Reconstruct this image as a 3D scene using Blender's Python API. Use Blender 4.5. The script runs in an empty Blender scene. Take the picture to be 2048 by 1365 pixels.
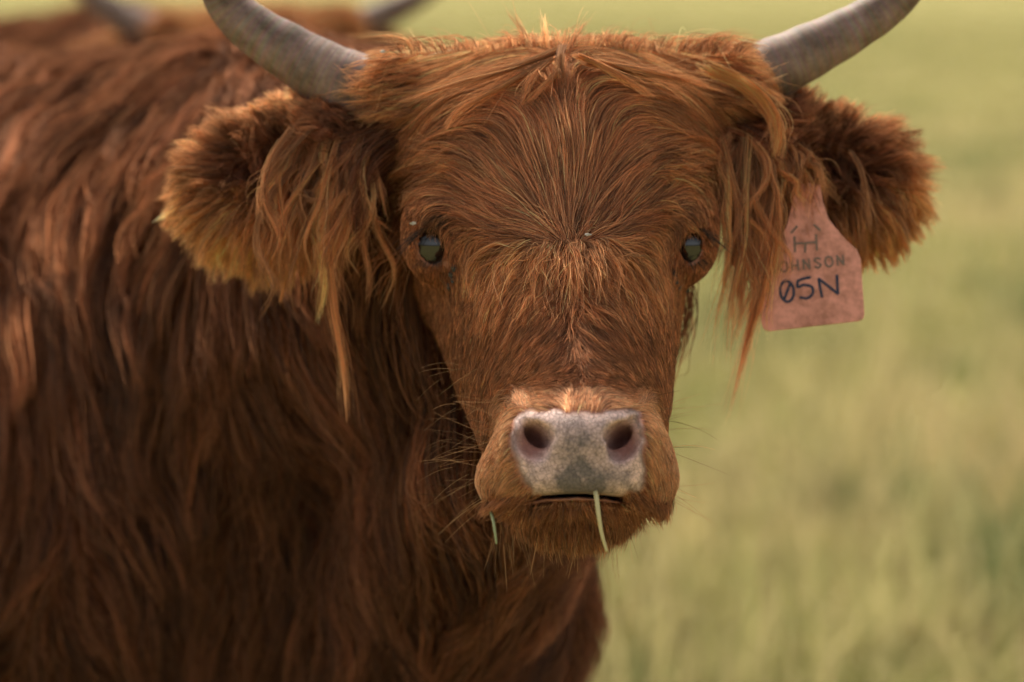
import bpy, math
import numpy as np
from mathutils import Vector, Matrix

sc = bpy.context.scene
COL = sc.collection
rng = np.random.default_rng(7)

# ------------------------------------------------------------------ camera, sky, sun, exposure
FOCAL, D0, PITCH, CAMZ = 100.0, 2.25, math.radians(7.5), 1.22
cam_d = bpy.data.cameras.new('camera')
cam_d.lens = FOCAL
cam_d.sensor_width = 36.0
cam_d.clip_start = 0.05
cam_d.clip_end = 2000
cam_d.dof.use_dof = True
cam_d.dof.focus_distance = D0 - 0.085
cam_d.dof.aperture_fstop = 2.9
cam = bpy.data.objects.new('camera', cam_d)
cam.location = (0, 0, CAMZ)
cam.rotation_euler = (math.pi / 2 - PITCH, 0, 0)
COL.objects.link(cam)
sc.camera = cam

SUN_EL, SUN_AZ = math.radians(52), math.radians(-24)     # azimuth from +Y (away from the camera), towards -X
world = bpy.data.worlds.new('World')
sc.world = world
world.use_nodes = True
nt = world.node_tree
sky = nt.nodes.new('ShaderNodeTexSky')
sky.sky_type = 'NISHITA'
sky.sun_disc = False
sky.sun_elevation = SUN_EL
sky.sun_rotation = SUN_AZ
sky.dust_density = 4.0
sky.ozone_density = 0.6
hs = nt.nodes.new('ShaderNodeHueSaturation')             # high thin cloud: a greyer sky
hs.inputs['Saturation'].default_value = 0.16
nt.links.new(sky.outputs[0], hs.inputs['Color'])
nt.links.new(hs.outputs[0], nt.nodes['Background'].inputs['Color'])
nt.nodes['Background'].inputs['Strength'].default_value = 0.11

sun_d = bpy.data.lights.new('sun', 'SUN')
sun_d.energy = 2.8
sun_d.angle = math.radians(14)
sun_d.color = (1.0, 0.88, 0.70)
sun = bpy.data.objects.new('sun', sun_d)
sdir = Vector((math.sin(SUN_AZ) * math.cos(SUN_EL), math.cos(SUN_AZ) * math.cos(SUN_EL), math.sin(SUN_EL)))
sun.rotation_euler = sdir.to_track_quat('Z', 'Y').to_euler()
COL.objects.link(sun)

sc.view_settings.view_transform = 'Standard'
sc.view_settings.look = 'None'
sc.view_settings.exposure = 1.0
sc.view_settings.gamma = 1.0
sc.view_settings.use_curve_mapping = False
sc.cycles_curves.shape = 'RIBBONS'
sc.cycles_curves.subdivisions = 1
sc.cycles.max_bounces = 5
sc.cycles.diffuse_bounces = 2
sc.cycles.glossy_bounces = 3
sc.cycles.transmission_bounces = 5
sc.cycles.transparent_max_bounces = 8
sc.cycles.sample_clamp_indirect = 4.0
sc.cycles.adaptive_threshold = 0.03

# ------------------------------------------------------------------ frames of reference
# "head frame": x right, y up, w towards the photographer, metres, origin on the optical axis at the head.
K = D0 * 36.0 / FOCAL / 2048.0          # metres per photo pixel at the head
SP, CP = math.sin(PITCH), math.cos(PITCH)
GRAV = np.array([0, -CP, -SP])


def c(px, py, s=0.0):
    """photo pixel + depth s (in head pixels, towards the camera) -> head frame"""
    w = s * K
    f = K * (D0 - w) / D0
    return np.array([(px - 1024) * f, (682.5 - py) * f, w])


def cs(arr):
    return np.array([c(*a) for a in arr])


def topx(P):
    f = K * (D0 - P[..., 2]) / D0
    return 1024 + P[..., 0] / f, 682.5 - P[..., 1] / f, P[..., 2] / K


def to_world(P):
    P = np.asarray(P, float)
    d = D0 - P[..., 2]
    return np.stack([P[..., 0], P[..., 1] * SP + d * CP, CAMZ + P[..., 1] * CP - d * SP], -1)


def to_head(Wp):
    Wp = np.asarray(Wp, float)
    v = Wp - np.array([0, 0, CAMZ])
    d = v[..., 1] * CP - v[..., 2] * SP
    return np.stack([v[..., 0], v[..., 1] * SP + v[..., 2] * CP, D0 - d], -1)


# ------------------------------------------------------------------ node helpers
def mat(name):
    m = bpy.data.materials.new(name)
    m.use_nodes = True
    n = m.node_tree.nodes
    return m, m.node_tree, n['Principled BSDF']


def link(t, a, b):
    t.links.new(a, b)


def obj_mesh(name, verts, faces, material, parent=None, smooth=True, origin=None):
    me = bpy.data.meshes.new(name)
    v = np.asarray(verts, float)
    if origin is not None:
        v = v - np.asarray(origin)
    if isinstance(faces, np.ndarray) and faces.ndim == 2:
        nf, k = faces.shape
        me.vertices.add(len(v))
        me.vertices.foreach_set('co', v.astype(np.float32).ravel())
        me.loops.add(nf * k)
        me.loops.foreach_set('vertex_index', faces.astype(np.int32).ravel())
        me.polygons.add(nf)
        me.polygons.foreach_set('loop_start', np.arange(0, nf * k, k, dtype=np.int32))
        me.update(calc_edges=True)
        me.validate()
    else:
        me.from_pydata(v.tolist(), [], faces)
    if smooth:
        me.polygons.foreach_set('use_smooth', np.ones(len(me.polygons), dtype=bool))
    me.materials.append(material)
    o = bpy.data.objects.new(name, me)
    COL.objects.link(o)
    if parent is not None:
        o.parent = parent
    return o


def empty(name, loc):
    o = bpy.data.objects.new(name, None)
    o.location = loc
    o.empty_display_size = 0.1
    COL.objects.link(o)
    return o


def tag(o, label=None, cat=None, group=None, kind=None):
    if label: o['label'] = label
    if cat: o['category'] = cat
    if group: o['group'] = group
    if kind: o['kind'] = kind
    return o


def spline(P, n):
    """Catmull-Rom through P (m,d), n samples evenly in parameter"""
    P = np.asarray(P, float)
    Q = np.vstack([2 * P[0] - P[1], P, 2 * P[-1] - P[-2]])
    t = np.linspace(0, len(P) - 1 - 1e-9, n)
    i = t.astype(int)
    u = (t - i)[:, None]
    a, b, d, e = Q[i], Q[i + 1], Q[i + 2], Q[i + 3]
    return 0.5 * (2 * b + (d - a) * u + (2 * a - 5 * b + 4 * d - e) * u ** 2 + (3 * b - a - 3 * d + e) * u ** 3)


def tube(path, rad, seg=24):
    """verts, faces of a tapered tube along path"""
    path = np.asarray(path, float)
    n = len(path)
    t = np.gradient(path, axis=0)
    t /= np.linalg.norm(t, axis=1)[:, None]
    ref = np.array([0.1, 0.2, 1.0])
    vs = []
    for i in range(n):
        a = np.cross(t[i], ref); a /= np.linalg.norm(a)
        b = np.cross(t[i], a)
        ang = np.linspace(0, 2 * math.pi, seg, endpoint=False)
        r = rad[i]
        vs.append(path[i] + r * (np.cos(ang)[:, None] * a + np.sin(ang)[:, None] * b))
    v = np.vstack(vs)
    f = []
    for i in range(n - 1):
        for j in range(seg):
            j2 = (j + 1) % seg
            f.append((i * seg + j, i * seg + j2, (i + 1) * seg + j2, (i + 1) * seg + j))
    f.append(tuple(range(seg))[::-1])
    f.append(tuple((n - 1) * seg + j for j in range(seg)))
    return v, f


class Noise2:
    def __init__(self, cell, seed, n=64):
        self.g = np.random.default_rng(seed).uniform(-1, 1, (n, n)); self.c = cell; self.n = n

    def __call__(self, x, y):
        x = np.asarray(x) / self.c + 1000; y = np.asarray(y) / self.c + 1000
        i = np.floor(x).astype(int); j = np.floor(y).astype(int)
        u = x - i; v = y - j
        u = u * u * (3 - 2 * u); v = v * v * (3 - 2 * v)
        n = self.n; g = self.g
        i0, i1, j0, j1 = i % n, (i + 1) % n, j % n, (j + 1) % n
        return (g[i0, j0] * (1 - u) + g[i1, j0] * u) * (1 - v) + (g[i0, j1] * (1 - u) + g[i1, j1] * u) * v


# ------------------------------------------------------------------ the ground and the pasture
def ground_material():
    m, t, p = mat('pasture_soil')
    n = t.nodes
    tc = n.new('ShaderNodeTexCoord')
    a = n.new('ShaderNodeTexNoise'); a.inputs['Scale'].default_value = 0.9; a.inputs['Detail'].default_value = 8
    b = n.new('ShaderNodeTexNoise'); b.inputs['Scale'].default_value = 14; b.inputs['Detail'].default_value = 6
    link(t, tc.outputs['Object'], a.inputs['Vector']); link(t, tc.outputs['Object'], b.inputs['Vector'])
    r = n.new('ShaderNodeValToRGB')
    r.color_ramp.elements[0].position = 0.35; r.color_ramp.elements[0].color = (0.255, 0.235, 0.09, 1)
    r.color_ramp.elements[1].position = 0.66; r.color_ramp.elements[1].color = (0.33, 0.29, 0.13, 1)
    link(t, a.outputs['Fac'], r.inputs['Fac'])
    mx = n.new('ShaderNodeMix'); mx.data_type = 'RGBA'; mx.blend_type = 'MULTIPLY'; mx.inputs[0].default_value = 0.6
    link(t, r.outputs['Color'], mx.inputs[6]); link(t, b.outputs['Color'], mx.inputs[7])
    mg = n.new('ShaderNodeMix'); mg.data_type = 'RGBA'; mg.inputs[0].default_value = 0.6
    link(t, mx.outputs[2], mg.inputs[7]); link(t, r.outputs['Color'], mg.inputs[6])
    link(t, mg.outputs[2], p.inputs['Base Color'])
    p.inputs['Roughness'].default_value = 1.0
    p.inputs['Specular IOR Level'].default_value = 0.0
    return m


g = 600.0
xs = np.linspace(-g, g, 61)
gx, gy = np.meshgrid(xs, xs, indexing='ij')
gv = np.stack([gx.ravel(), gy.ravel(), np.zeros(gx.size)], 1)
ii = np.arange(60)[:, None] * 61 + np.arange(60)[None]
gf = np.stack([ii, ii + 61, ii + 62, ii + 1], -1).reshape(-1, 4)
ground = obj_mesh('ground', gv, gf, ground_material())
tag(ground, 'flat yellow-green pasture ground under the cattle', 'ground', kind='structure')


def grass_material():
    m, t, p = mat('grass_blade')
    n = t.nodes
    at = n.new('ShaderNodeAttribute'); at.attribute_name = 'tint'
    link(t, at.outputs['Color'], p.inputs['Base Color'])
    p.inputs['Roughness'].default_value = 0.75
    p.inputs['Specular IOR Level'].default_value = 0.12
    tr = n.new('ShaderNodeBsdfTranslucent'); link(t, at.outputs['Color'], tr.inputs['Color'])
    ms = n.new('ShaderNodeMixShader'); ms.inputs[0].default_value = 0.4
    link(t, p.outputs[0], ms.inputs[1]); link(t, tr.outputs[0], ms.inputs[2])
    link(t, ms.outputs[0], n['Material Output'].inputs['Surface'])
    return m


def make_grass(N=230000):
    r = np.exp(rng.uniform(math.log(2.4), math.log(70), N))
    a = rng.uniform(-0.42, 0.42, N)
    x, y = r * np.sin(a), r * np.cos(a)
    n1, n2, n3 = Noise2(0.55, 11), Noise2(1.7, 12), Noise2(0.22, 13)
    dry = 0.5 + 0.5 * n2(x, y) + 0.5 * n1(x, y) + rng.normal(0, 0.2, N)
    lush = np.clip(1.5 * n1(x + 30, y * 0.8) + 0.9 * n3(x, y) - 0.52, 0, 1)
    dark = np.exp(-(((x - 1.01) / 0.15) ** 2 + ((y - 5.35) / 0.55) ** 2))     # a clover clump
    lush = np.clip(lush + 1.3 * dark, 0, 1)
    h = rng.uniform(0.03, 0.085, N) * (1 + 0.35 * n3(x, y))
    stem = rng.random(N) < 0.05
    h[stem] *= 3.0
    tall = (rng.random(N) < 0.05 * (1 + n1(x, y))) & (r > 3.6) & (r < 16)
    h[tall] = rng.uniform(.12, .34, tall.sum())
    wdt = np.where(stem, 0.0022, 0.0045) * (0.7 + 0.6 * rng.random(N)) * (1 + r / 12)
    ang = rng.uniform(0, 2 * math.pi, N)
    lean = rng.uniform(0.3, 1.5, N) * h
    lean[tall] *= .35
    la = rng.uniform(0, 2 * math.pi, N)
    dx, dy = np.cos(ang) * wdt, np.sin(ang) * wdt
    lx, ly = np.cos(la) * lean, np.sin(la) * lean
    z0 = np.full(N, -0.005)
    V = np.empty((N, 5, 3))
    V[:, 0] = np.stack([x - dx, y - dy, z0], 1)
    V[:, 1] = np.stack([x + dx, y + dy, z0], 1)
    V[:, 2] = np.stack([x + dx * .8 + lx * .35, y + dy * .8 + ly * .35, h * .6], 1)
    V[:, 3] = np.stack([x - dx * .8 + lx * .35, y - dy * .8 + ly * .35, h * .6], 1)
    V[:, 4] = np.stack([x + lx, y + ly, h], 1)
    b = (np.arange(N) * 5)[:, None]
    tri = np.concatenate([b + np.array([[0, 1, 2]]), b + np.array([[0, 2, 3]]), b + np.array([[3, 2, 4]])])
    green = np.array([0.30, 0.30, 0.105]); olive = np.array([0.53, 0.45, 0.215])
    straw = np.array([0.50, 0.40, 0.20]); deep = np.array([0.035, 0.085, 0.022])
    d = np.clip(dry, 0, 1)[:, None]
    col = green * (1 - d) + olive * d
    s = (np.clip((dry - 0.80) * 2.2, 0, 0.85) + 0.8 * stem + 0.55 * tall * (n2(x + 9, y) > -.1)).clip(0, 1)[:, None]
    col = col * (1 - s) + straw * s
    col = col * (1 - lush[:, None] * .85) + deep * 1.3 * lush[:, None] * .85
    col = np.clip(col * rng.uniform(0.85, 1.2, N)[:, None], 0, .8)
    o = obj_mesh('grass', V.reshape(-1, 3), tri, grass_material(), smooth=False)
    at = o.data.color_attributes.new('tint', 'FLOAT_COLOR', 'POINT')
    cc = np.ones((N, 5, 4), np.float32); cc[:, :, :3] = col[:, None]
    at.data.foreach_set('color', cc.ravel())
    tag(o, 'short yellow-green pasture grass with dry straw stems', 'grass', kind='stuff')


make_grass()

# ------------------------------------------------------------------ the cow: implicit body, one continuous surface
PR = []   # (kind, params, group, k, op)


def ell(cen, rad, grp, k=30, rot=None, op='u'):
    PR.append(('e', (np.asarray(cen, float), np.asarray(rad, float), rot), grp, k * K, op))


def cone(a, b, ra, rb, grp, k=30, op='u'):
    PR.append(('c', (np.asarray(a, float), np.asarray(b, float), ra, rb), grp, k * K, op))


def px(r, s=0):           # pixel radius at depth s -> metres
    return np.asarray(r, float) * K * (1 - s * K / D0)


def rotz(deg):
    a = math.radians(deg)
    return np.array([[math.cos(a), -math.sin(a), 0], [math.sin(a), math.cos(a), 0], [0, 0, 1.0]])


def roty(deg):
    a = math.radians(deg)
    return np.array([[math.cos(a), 0, math.sin(a)], [0, 1.0, 0], [-math.sin(a), 0, math.cos(a)]])


def rotx(deg):
    a = math.radians(deg)
    return np.array([[1.0, 0, 0], [0, math.cos(a), -math.sin(a)], [0, math.sin(a), math.cos(a)]])


def prim(kind, p, X, Y, Z):
    if kind == 'e':
        cen, r, rot = p
        x, y, z = X - cen[0], Y - cen[1], Z - cen[2]
        if rot is not None:
            R = rot.T
            x, y, z = (R[0, 0] * x + R[0, 1] * y + R[0, 2] * z, R[1, 0] * x + R[1, 1] * y + R[1, 2] * z,
                       R[2, 0] * x + R[2, 1] * y + R[2, 2] * z)
        k0 = np.sqrt((x / r[0]) ** 2 + (y / r[1]) ** 2 + (z / r[2]) ** 2)
        k1 = np.sqrt((x / r[0] ** 2) ** 2 + (y / r[1] ** 2) ** 2 + (z / r[2] ** 2) ** 2)
        return k0 * (k0 - 1) / np.maximum(k1, 1e-6)
    a, b, ra, rb = p
    ab = b - a
    L2 = float(ab @ ab)
    h = np.clip(((X - a[0]) * ab[0] + (Y - a[1]) * ab[1] + (Z - a[2]) * ab[2]) / L2, 0, 1)
    return np.sqrt((X - a[0] - h * ab[0]) ** 2 + (Y - a[1] - h * ab[1]) ** 2 + (Z - a[2] - h * ab[2]) ** 2) - (ra + (rb - ra) * h)


def bounds(kind, p):
    if kind == 'e':
        r = max(p[1]); return p[0] - r, p[0] + r
    a, b, ra, rb = p
    return np.minimum(a - ra, b - rb), np.maximum(a + ra, b + rb)


# --- trunk, neck, legs (group 0)
T0 = c(440, 755, -1650)
T1 = to_head(to_world(T0) + 1.12 * np.array([-0.80, 0.60, 0.0]))
cone(T0, T1, 0.315, 0.30, 0, 100)
cone(T0 + np.array([-.1, -.13, 0]), T1 + np.array([0, -.11, 0]), 0.30, 0.26, 0, 100)
ell(c(570, 838, -1500), (0.23, 0.35, 0.25), 0, 200)
ell(T1 + np.array([0, 0.02, 0]), (0.25, 0.28, 0.25), 0, 150)
cone(c(1035, 430, -370), c(620, 625, -1300), 0.105, 0.25, 0, 150)
cone(c(1010, 860, -360), c(850, 1250, -1150), 0.060, 0.130, 0, 120)
cone(c(850, 1250, -1150), c(800, 1500, -1300), 0.130, 0.140, 0, 120)


def leg(wp, r0, hock=0.0):
    wp = np.asarray(wp, float)
    kn = np.array([wp[0] + hock * .5, wp[1], 0.34]); an = np.array([wp[0] - hock * .3, wp[1], 0.10]); ho = np.array([wp[0] + .015, wp[1] - .012, 0.035])
    P = [to_head(q) for q in (wp, kn, an, ho)]
    cone(P[0], P[1], r0, 0.060, 0, 90); cone(P[1], P[2], 0.056, 0.042, 0, 30); cone(P[2], P[3], 0.042, 0.052, 0, 20)


W0, W1 = to_world(T0), to_world(T1)
leg((W0[0] + .10, W0[1] - .20, 0.72), 0.12)
leg((W0[0] + .22, W0[1] + .10, 0.72), 0.12)
leg((W1[0] - .06, W1[1] - .16, 0.75), 0.14, 0.10)
leg((W1[0] + .10, W1[1] + .14, 0.75), 0.14, 0.10)
# tail
wt = W1 + np.array([-.20, .14, .18])
cone(to_head(wt), to_head(wt + np.array([-.07, .05, -.62])), 0.03, 0.018, 0, 60)

# --- head (group 1)
ell(c(1124, 330, -160), px((300, 235, 225), -160), 1, 90)
cone(c(790, 185, -185), c(1465, 168, -205), px(72), px(72), 1, 80)
cone(c(1110, 560, -210), c(1146, 870, 110), px(272), px(176), 1, 90)
cone(c(1122, 430, -95), c(1158, 855, 230), px(215), px(142), 1, 80)
cone(c(1128, 520, 66), c(1156, 790, 290), px(72), px(84), 1, 60)
ell(c(866, 480, -40), px((60, 78, 80)), 1, 70)          # orbits
ell(c(1380, 478, -80), px((54, 78, 80)), 1, 70)
ell(c(874, 434, -40), px((50, 32, 76)), 1, 40)          # brow fold
ell(c(1372, 432, -80), px((43, 32, 76)), 1, 40)
# muzzle
ell(c(1163, 892, 325), px((156, 108, 132)), 1, 45)
ell(c(1163, 868, 400), px((118, 52, 62)), 1, 40)
ell(c(1036, 958, 316), px((72, 58, 84)), 1, 60)
ell(c(1282, 960, 304), px((62, 58, 84)), 1, 60)
ell(c(1160, 955, 385), px((120, 36, 62)), 1, 40)
ell(c(1147, 1026, 236), px((114, 50, 96)), 1, 10)       # chin
# nostril wings
ell(c(1042, 900, 396), px((30, 50, 40)), 1, 22)
ell(c(1274, 900, 388), px((28, 50, 40)), 1, 22)
# nostrils: a shallow comma-shaped hollow, the deep hole on its inner side
ell(c(1063, 880, 446), px((29, 41, 40)), 1, 10, rotz(34) @ roty(14), 's')
ell(c(1249, 882, 440), px((28, 41, 40)), 1, 10, rotz(-34) @ roty(-14), 's')
ell(c(1077, 871, 416), px((16, 29, 85)), 1, 7, rotz(46) @ roty(18), 's')
ell(c(1236, 873, 410), px((16, 29, 85)), 1, 7, rotz(-46) @ roty(-18), 's')
ell(c(1046, 846, 432), px((10, 18, 30)), 1, 12, rotz(35), 's')
ell(c(1266, 846, 426), px((10, 18, 30)), 1, 12, rotz(-35), 's')
# eye openings
EYE_L, EYE_R = c(867, 490, -10), c(1377, 490, -50)
ell(c(864, 491, 34), px((26, 39, 62)), 1, 10, rotz(10), 's')
ell(c(1380, 490, -6), px((23, 37, 62)), 1, 10, rotz(-8), 's')
# --- ears (groups 2, 3): leaf-shaped shells, hollow on the camera side
RL = rotz(6) @ rotx(-18) @ roty(-12)
RR = rotz(-2) @ rotx(-18) @ roty(12)
ell(c(580, 345, -215), px((180, 106, 46)), 2, 40, RL)
cone(c(800, 285, -190), c(680, 310, -205), px(62), px(58), 2, 50)
ell(c(566, 346, -160), px((138, 80, 58)), 2, 22, RL, 's')
ell(c(1632, 344, -240), px((172, 98, 46)), 3, 40, RR)
cone(c(1440, 285, -215), c(1550, 312, -235), px(58), px(54), 3, 40)
ell(c(1648, 348, -187), px((132, 74, 58)), 3, 22, RR, 's')


def axis(segs):
    """segs: [(end, step)...] from start"""
    out = [segs[0]]
    for end, st in segs[1:]:
        n = max(1, int(round((end - out[-1]) / st)))
        out += list(np.linspace(out[-1], end, n + 1)[1:])
    return np.array(out, np.float32)


xl = lambda p: (p - 1024) * K
yl = lambda p: (682.5 - p) * K
AX = axis([-2.2, (-0.6, .03), (xl(300), .018), (xl(800), .006), (xl(1440), .0021), (xl(1900), .006), (xl(2050), .02)])
AY = axis([-1.62, (yl(1500), .025), (yl(1120), .012), (yl(1020), .004), (yl(400), .0021), (yl(80), .006), (yl(-120), .02)])
AW = axis([-1.95, (-0.25, .022), (-110 * K, .006), (490 * K, .0022), (520 * K, .008)])
X, Y, Z = np.meshgrid(AX, AY, AW, indexing='ij', sparse=True)
F = np.full((len(AX), len(AY), len(AW)), 0.5, np.float32)


def smin(a, b, k):
    h = np.maximum(k - np.abs(a - b), 0) / k
    return np.minimum(a, b) - h * h * k * 0.25


for kind, p, grp, k, op in PR:
    lo, hi = bounds(kind, p)
    pad = 0.07 + k
    sl = []
    for ax, l, h in zip((AX, AY, AW), lo, hi):
        i0 = max(0, np.searchsorted(ax, l - pad) - 1); i1 = min(len(ax), np.searchsorted(ax, h + pad) + 1)
        sl.append(slice(i0, i1))
    sl = tuple(sl)
    d = prim(kind, p, X[sl[0]], Y[:, sl[1]], Z[:, :, sl[2]]).astype(np.float32)
    f = F[sl]
    if op == 'u':
        F[sl] = smin(f, d, k)
    else:
        F[sl] = -smin(-f, d, k)


# the mouth line: a slit between the upper lip and the chin
def mouth_y(p):
    return 991 + 25 * ((p - 1150) / 165.0) ** 2


i0, i1 = np.searchsorted(AX, xl(900)), np.searchsorted(AX, xl(1400))
j0, j1 = np.searchsorted(AY, yl(1090)), np.searchsorted(AY, yl(940))
k0_ = np.searchsorted(AW, 120 * K)
sub = (slice(i0, i1), slice(j0, j1), slice(k0_, None))
fw = K * (D0 - Z[:, :, sub[2]]) / D0
PX = 1024 + X[sub[0]] / fw
PY = 682.5 - Y[:, sub[1]] / fw
dm = np.maximum(np.maximum(np.abs(PY - mouth_y(PX)) - (3.2 + 4 * np.clip((np.abs(PX - 1140) - 80) / 80, 0, 1)), np.abs(PX - 1137) - 178), 150 - Z[:, :, sub[2]] / K) * K
F[sub] = -smin(-F[sub], dm.astype(np.float32), 9 * K)


def surface_nets(F, AX, AY, AW):
    S = F < 0
    nx, ny, nz = F.shape
    cnt = np.zeros((nx - 1, ny - 1, nz - 1), np.uint8)
    for a in (0, 1):
        for b in (0, 1):
            for d in (0, 1):
                cnt += S[a:nx - 1 + a, b:ny - 1 + b, d:nz - 1 + d]
    act = (cnt > 0) & (cnt < 8)
    I, J, L = np.nonzero(act)
    idx = np.full(act.shape, -1, np.int32)
    idx[I, J, L] = np.arange(len(I))
    acc = np.zeros((len(I), 3)); num = np.zeros(len(I))
    G = (AX, AY, AW)
    corners = [(a, b, d) for a in (0, 1) for b in (0, 1) for d in (0, 1)]
    for p in corners:
        for ax in range(3):
            if p[ax] == 0:
                q = list(p); q[ax] = 1
                fa = F[I + p[0], J + p[1], L + p[2]]; fb = F[I + q[0], J + q[1], L + q[2]]
                m = (fa < 0) != (fb < 0)
                t = np.where(m, fa / np.where(m, fa - fb, 1), 0)
                P = np.stack([AX[I + p[0]], AY[J + p[1]], AW[L + p[2]]], 1).astype(float)
                o = np.array((I, J, L))[ax]
                P[:, ax] += t * (G[ax][o + 1] - G[ax][o])
                acc += P * m[:, None]; num += m
    V = acc / num[:, None]
    quads = []
    for ax in range(3):
        s0 = [slice(None)] * 3; s1 = [slice(None)] * 3
        s0[ax] = slice(0, -1); s1[ax] = slice(1, None)
        A, B = S[tuple(s0)], S[tuple(s1)]
        E = A != B
        u, v = (ax + 1) % 3, (ax + 2) % 3
        s = [slice(None)] * 3; s[u] = slice(1, F.shape[u] - 1); s[v] = slice(1, F.shape[v] - 1)
        base = [0, 0, 0]; base[u] = 1; base[v] = 1
        e = np.array(np.nonzero(E[tuple(s)])) + np.array(base)[:, None]
        inside = A[e[0], e[1], e[2]]
        def cell(du, dv):
            q = e.copy(); q[u] -= du; q[v] -= dv
            return idx[q[0], q[1], q[2]]
        Q = np.stack([cell(1, 1), cell(0, 1), cell(0, 0), cell(1, 0)], 1)
        Q[~inside] = Q[~inside][:, ::-1]
        quads.append(Q)
    Q = np.vstack(quads)
    return V, Q[(Q >= 0).all(1)]


BV, BQ = surface_nets(F, AX, AY, AW)


def sdf(P):
    """trilinear lookup of the body field"""
    fi = []
    for ax, a in enumerate((AX, AY, AW)):
        t = np.interp(P[:, ax], a, np.arange(len(a)))
        i = np.minimum(t.astype(np.int32), len(a) - 2)
        fi.append((i, (t - i).astype(np.float32)))
    (i, u), (j, v), (l, w) = fi
    c00 = F[i, j, l] * (1 - u) + F[i + 1, j, l] * u
    c10 = F[i, j + 1, l] * (1 - u) + F[i + 1, j + 1, l] * u
    c01 = F[i, j, l + 1] * (1 - u) + F[i + 1, j, l + 1] * u
    c11 = F[i, j + 1, l + 1] * (1 - u) + F[i + 1, j + 1, l + 1] * u
    return (c00 * (1 - v) + c10 * v) * (1 - w) + (c01 * (1 - v) + c11 * v) * w


def grad(P, d, e=0.004):
    g = np.stack([sdf(P + e * np.eye(3)[a]) - d for a in range(3)], 1)
    return g / np.maximum(np.linalg.norm(g, axis=1), 1e-9)[:, None]


# relax the net a little
for _ in range(2):
    e = np.vstack([BQ[:, [0, 1]], BQ[:, [1, 2]], BQ[:, [2, 3]], BQ[:, [3, 0]]])
    acc = np.zeros_like(BV); n_ = np.zeros(len(BV))
    np.add.at(acc, e[:, 0], BV[e[:, 1]]); np.add.at(n_, e[:, 0], 1)
    BV = 0.5 * BV + 0.5 * acc / np.maximum(n_, 1)[:, None]

vpx, vpy, vs = topx(BV)
gd = np.full((4, len(BV)), 9.0)
for kind, p, grp, k, op in PR:
    if op == 'u':
        gd[grp] = np.minimum(gd[grp], prim(kind, p, BV[:, 0], BV[:, 1], BV[:, 2]))
VG = gd.argmin(0)
VN = grad(BV, sdf(BV), 0.003)


def poly_sd(P, x, y):
    """signed distance (pixels) to polygon, negative inside"""
    P = np.asarray(P, float)
    d = np.full(np.shape(x), 1e9); s = np.ones(np.shape(x))
    for i in range(len(P)):
        a, b = P[i], P[i - 1]
        e = b - a
        wx, wy = x - a[0], y - a[1]
        t = np.clip((wx * e[0] + wy * e[1]) / (e @ e), 0, 1)
        d = np.minimum(d, (wx - e[0] * t) ** 2 + (wy - e[1] * t) ** 2)
        c1 = y >= a[1]; c2 = y < b[1]; c3 = e[0] * wy > e[1] * wx
        s = np.where((c1 & c2 & c3) | (~c1 & ~c2 & ~c3), -s, s)
    return s * np.sqrt(d)


PAD = [(1036, 826), (1062, 820), (1110, 822), (1165, 830), (1215, 824), (1258, 816), (1276, 822), (1284, 860), (1286, 905), (1290, 950), (1282, 978),
       (1230, 992), (1165, 990), (1110, 994), (1068, 990), (1046, 955), (1030, 915), (1027, 870)]
pad_sd = np.where((VG == 1) & (vs > 250), poly_sd(PAD, vpx, vpy), 99)
pad_sd += 5 * Noise2(14, 5)(vpx, vpy)
pad = np.clip(0.5 - pad_sd / 10, 0, 1)
is_h = VG == 1
eyd = np.minimum(np.where(VG == 1, np.hypot((vpx - 864) / 27, (vpy - 491) / 38), 9), np.where(VG == 1, np.hypot((vpx - 1380) / 23, (vpy - 490) / 36), 9))
rim = np.exp(-(np.clip(eyd - 1.0, 0, 9) / 0.30) ** 2)
canth = np.where(is_h, np.exp(-(np.minimum(np.hypot(vpx - 893, vpy - 527), np.hypot(vpx - 1350, vpy - 524)) / 15) ** 2), 0)
rim = np.maximum(rim, canth)
nos = np.minimum(np.hypot((vpx - 1064) / 34, (vpy - 884) / 42), np.hypot((vpx - 1247) / 34, (vpy - 884) / 42))
nos = np.where(vs > 250, np.clip(1.15 - nos, 0, 1), 0)
B0 = to_world(0.5 * (T0 + T1)); B0[2] = 0


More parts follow.
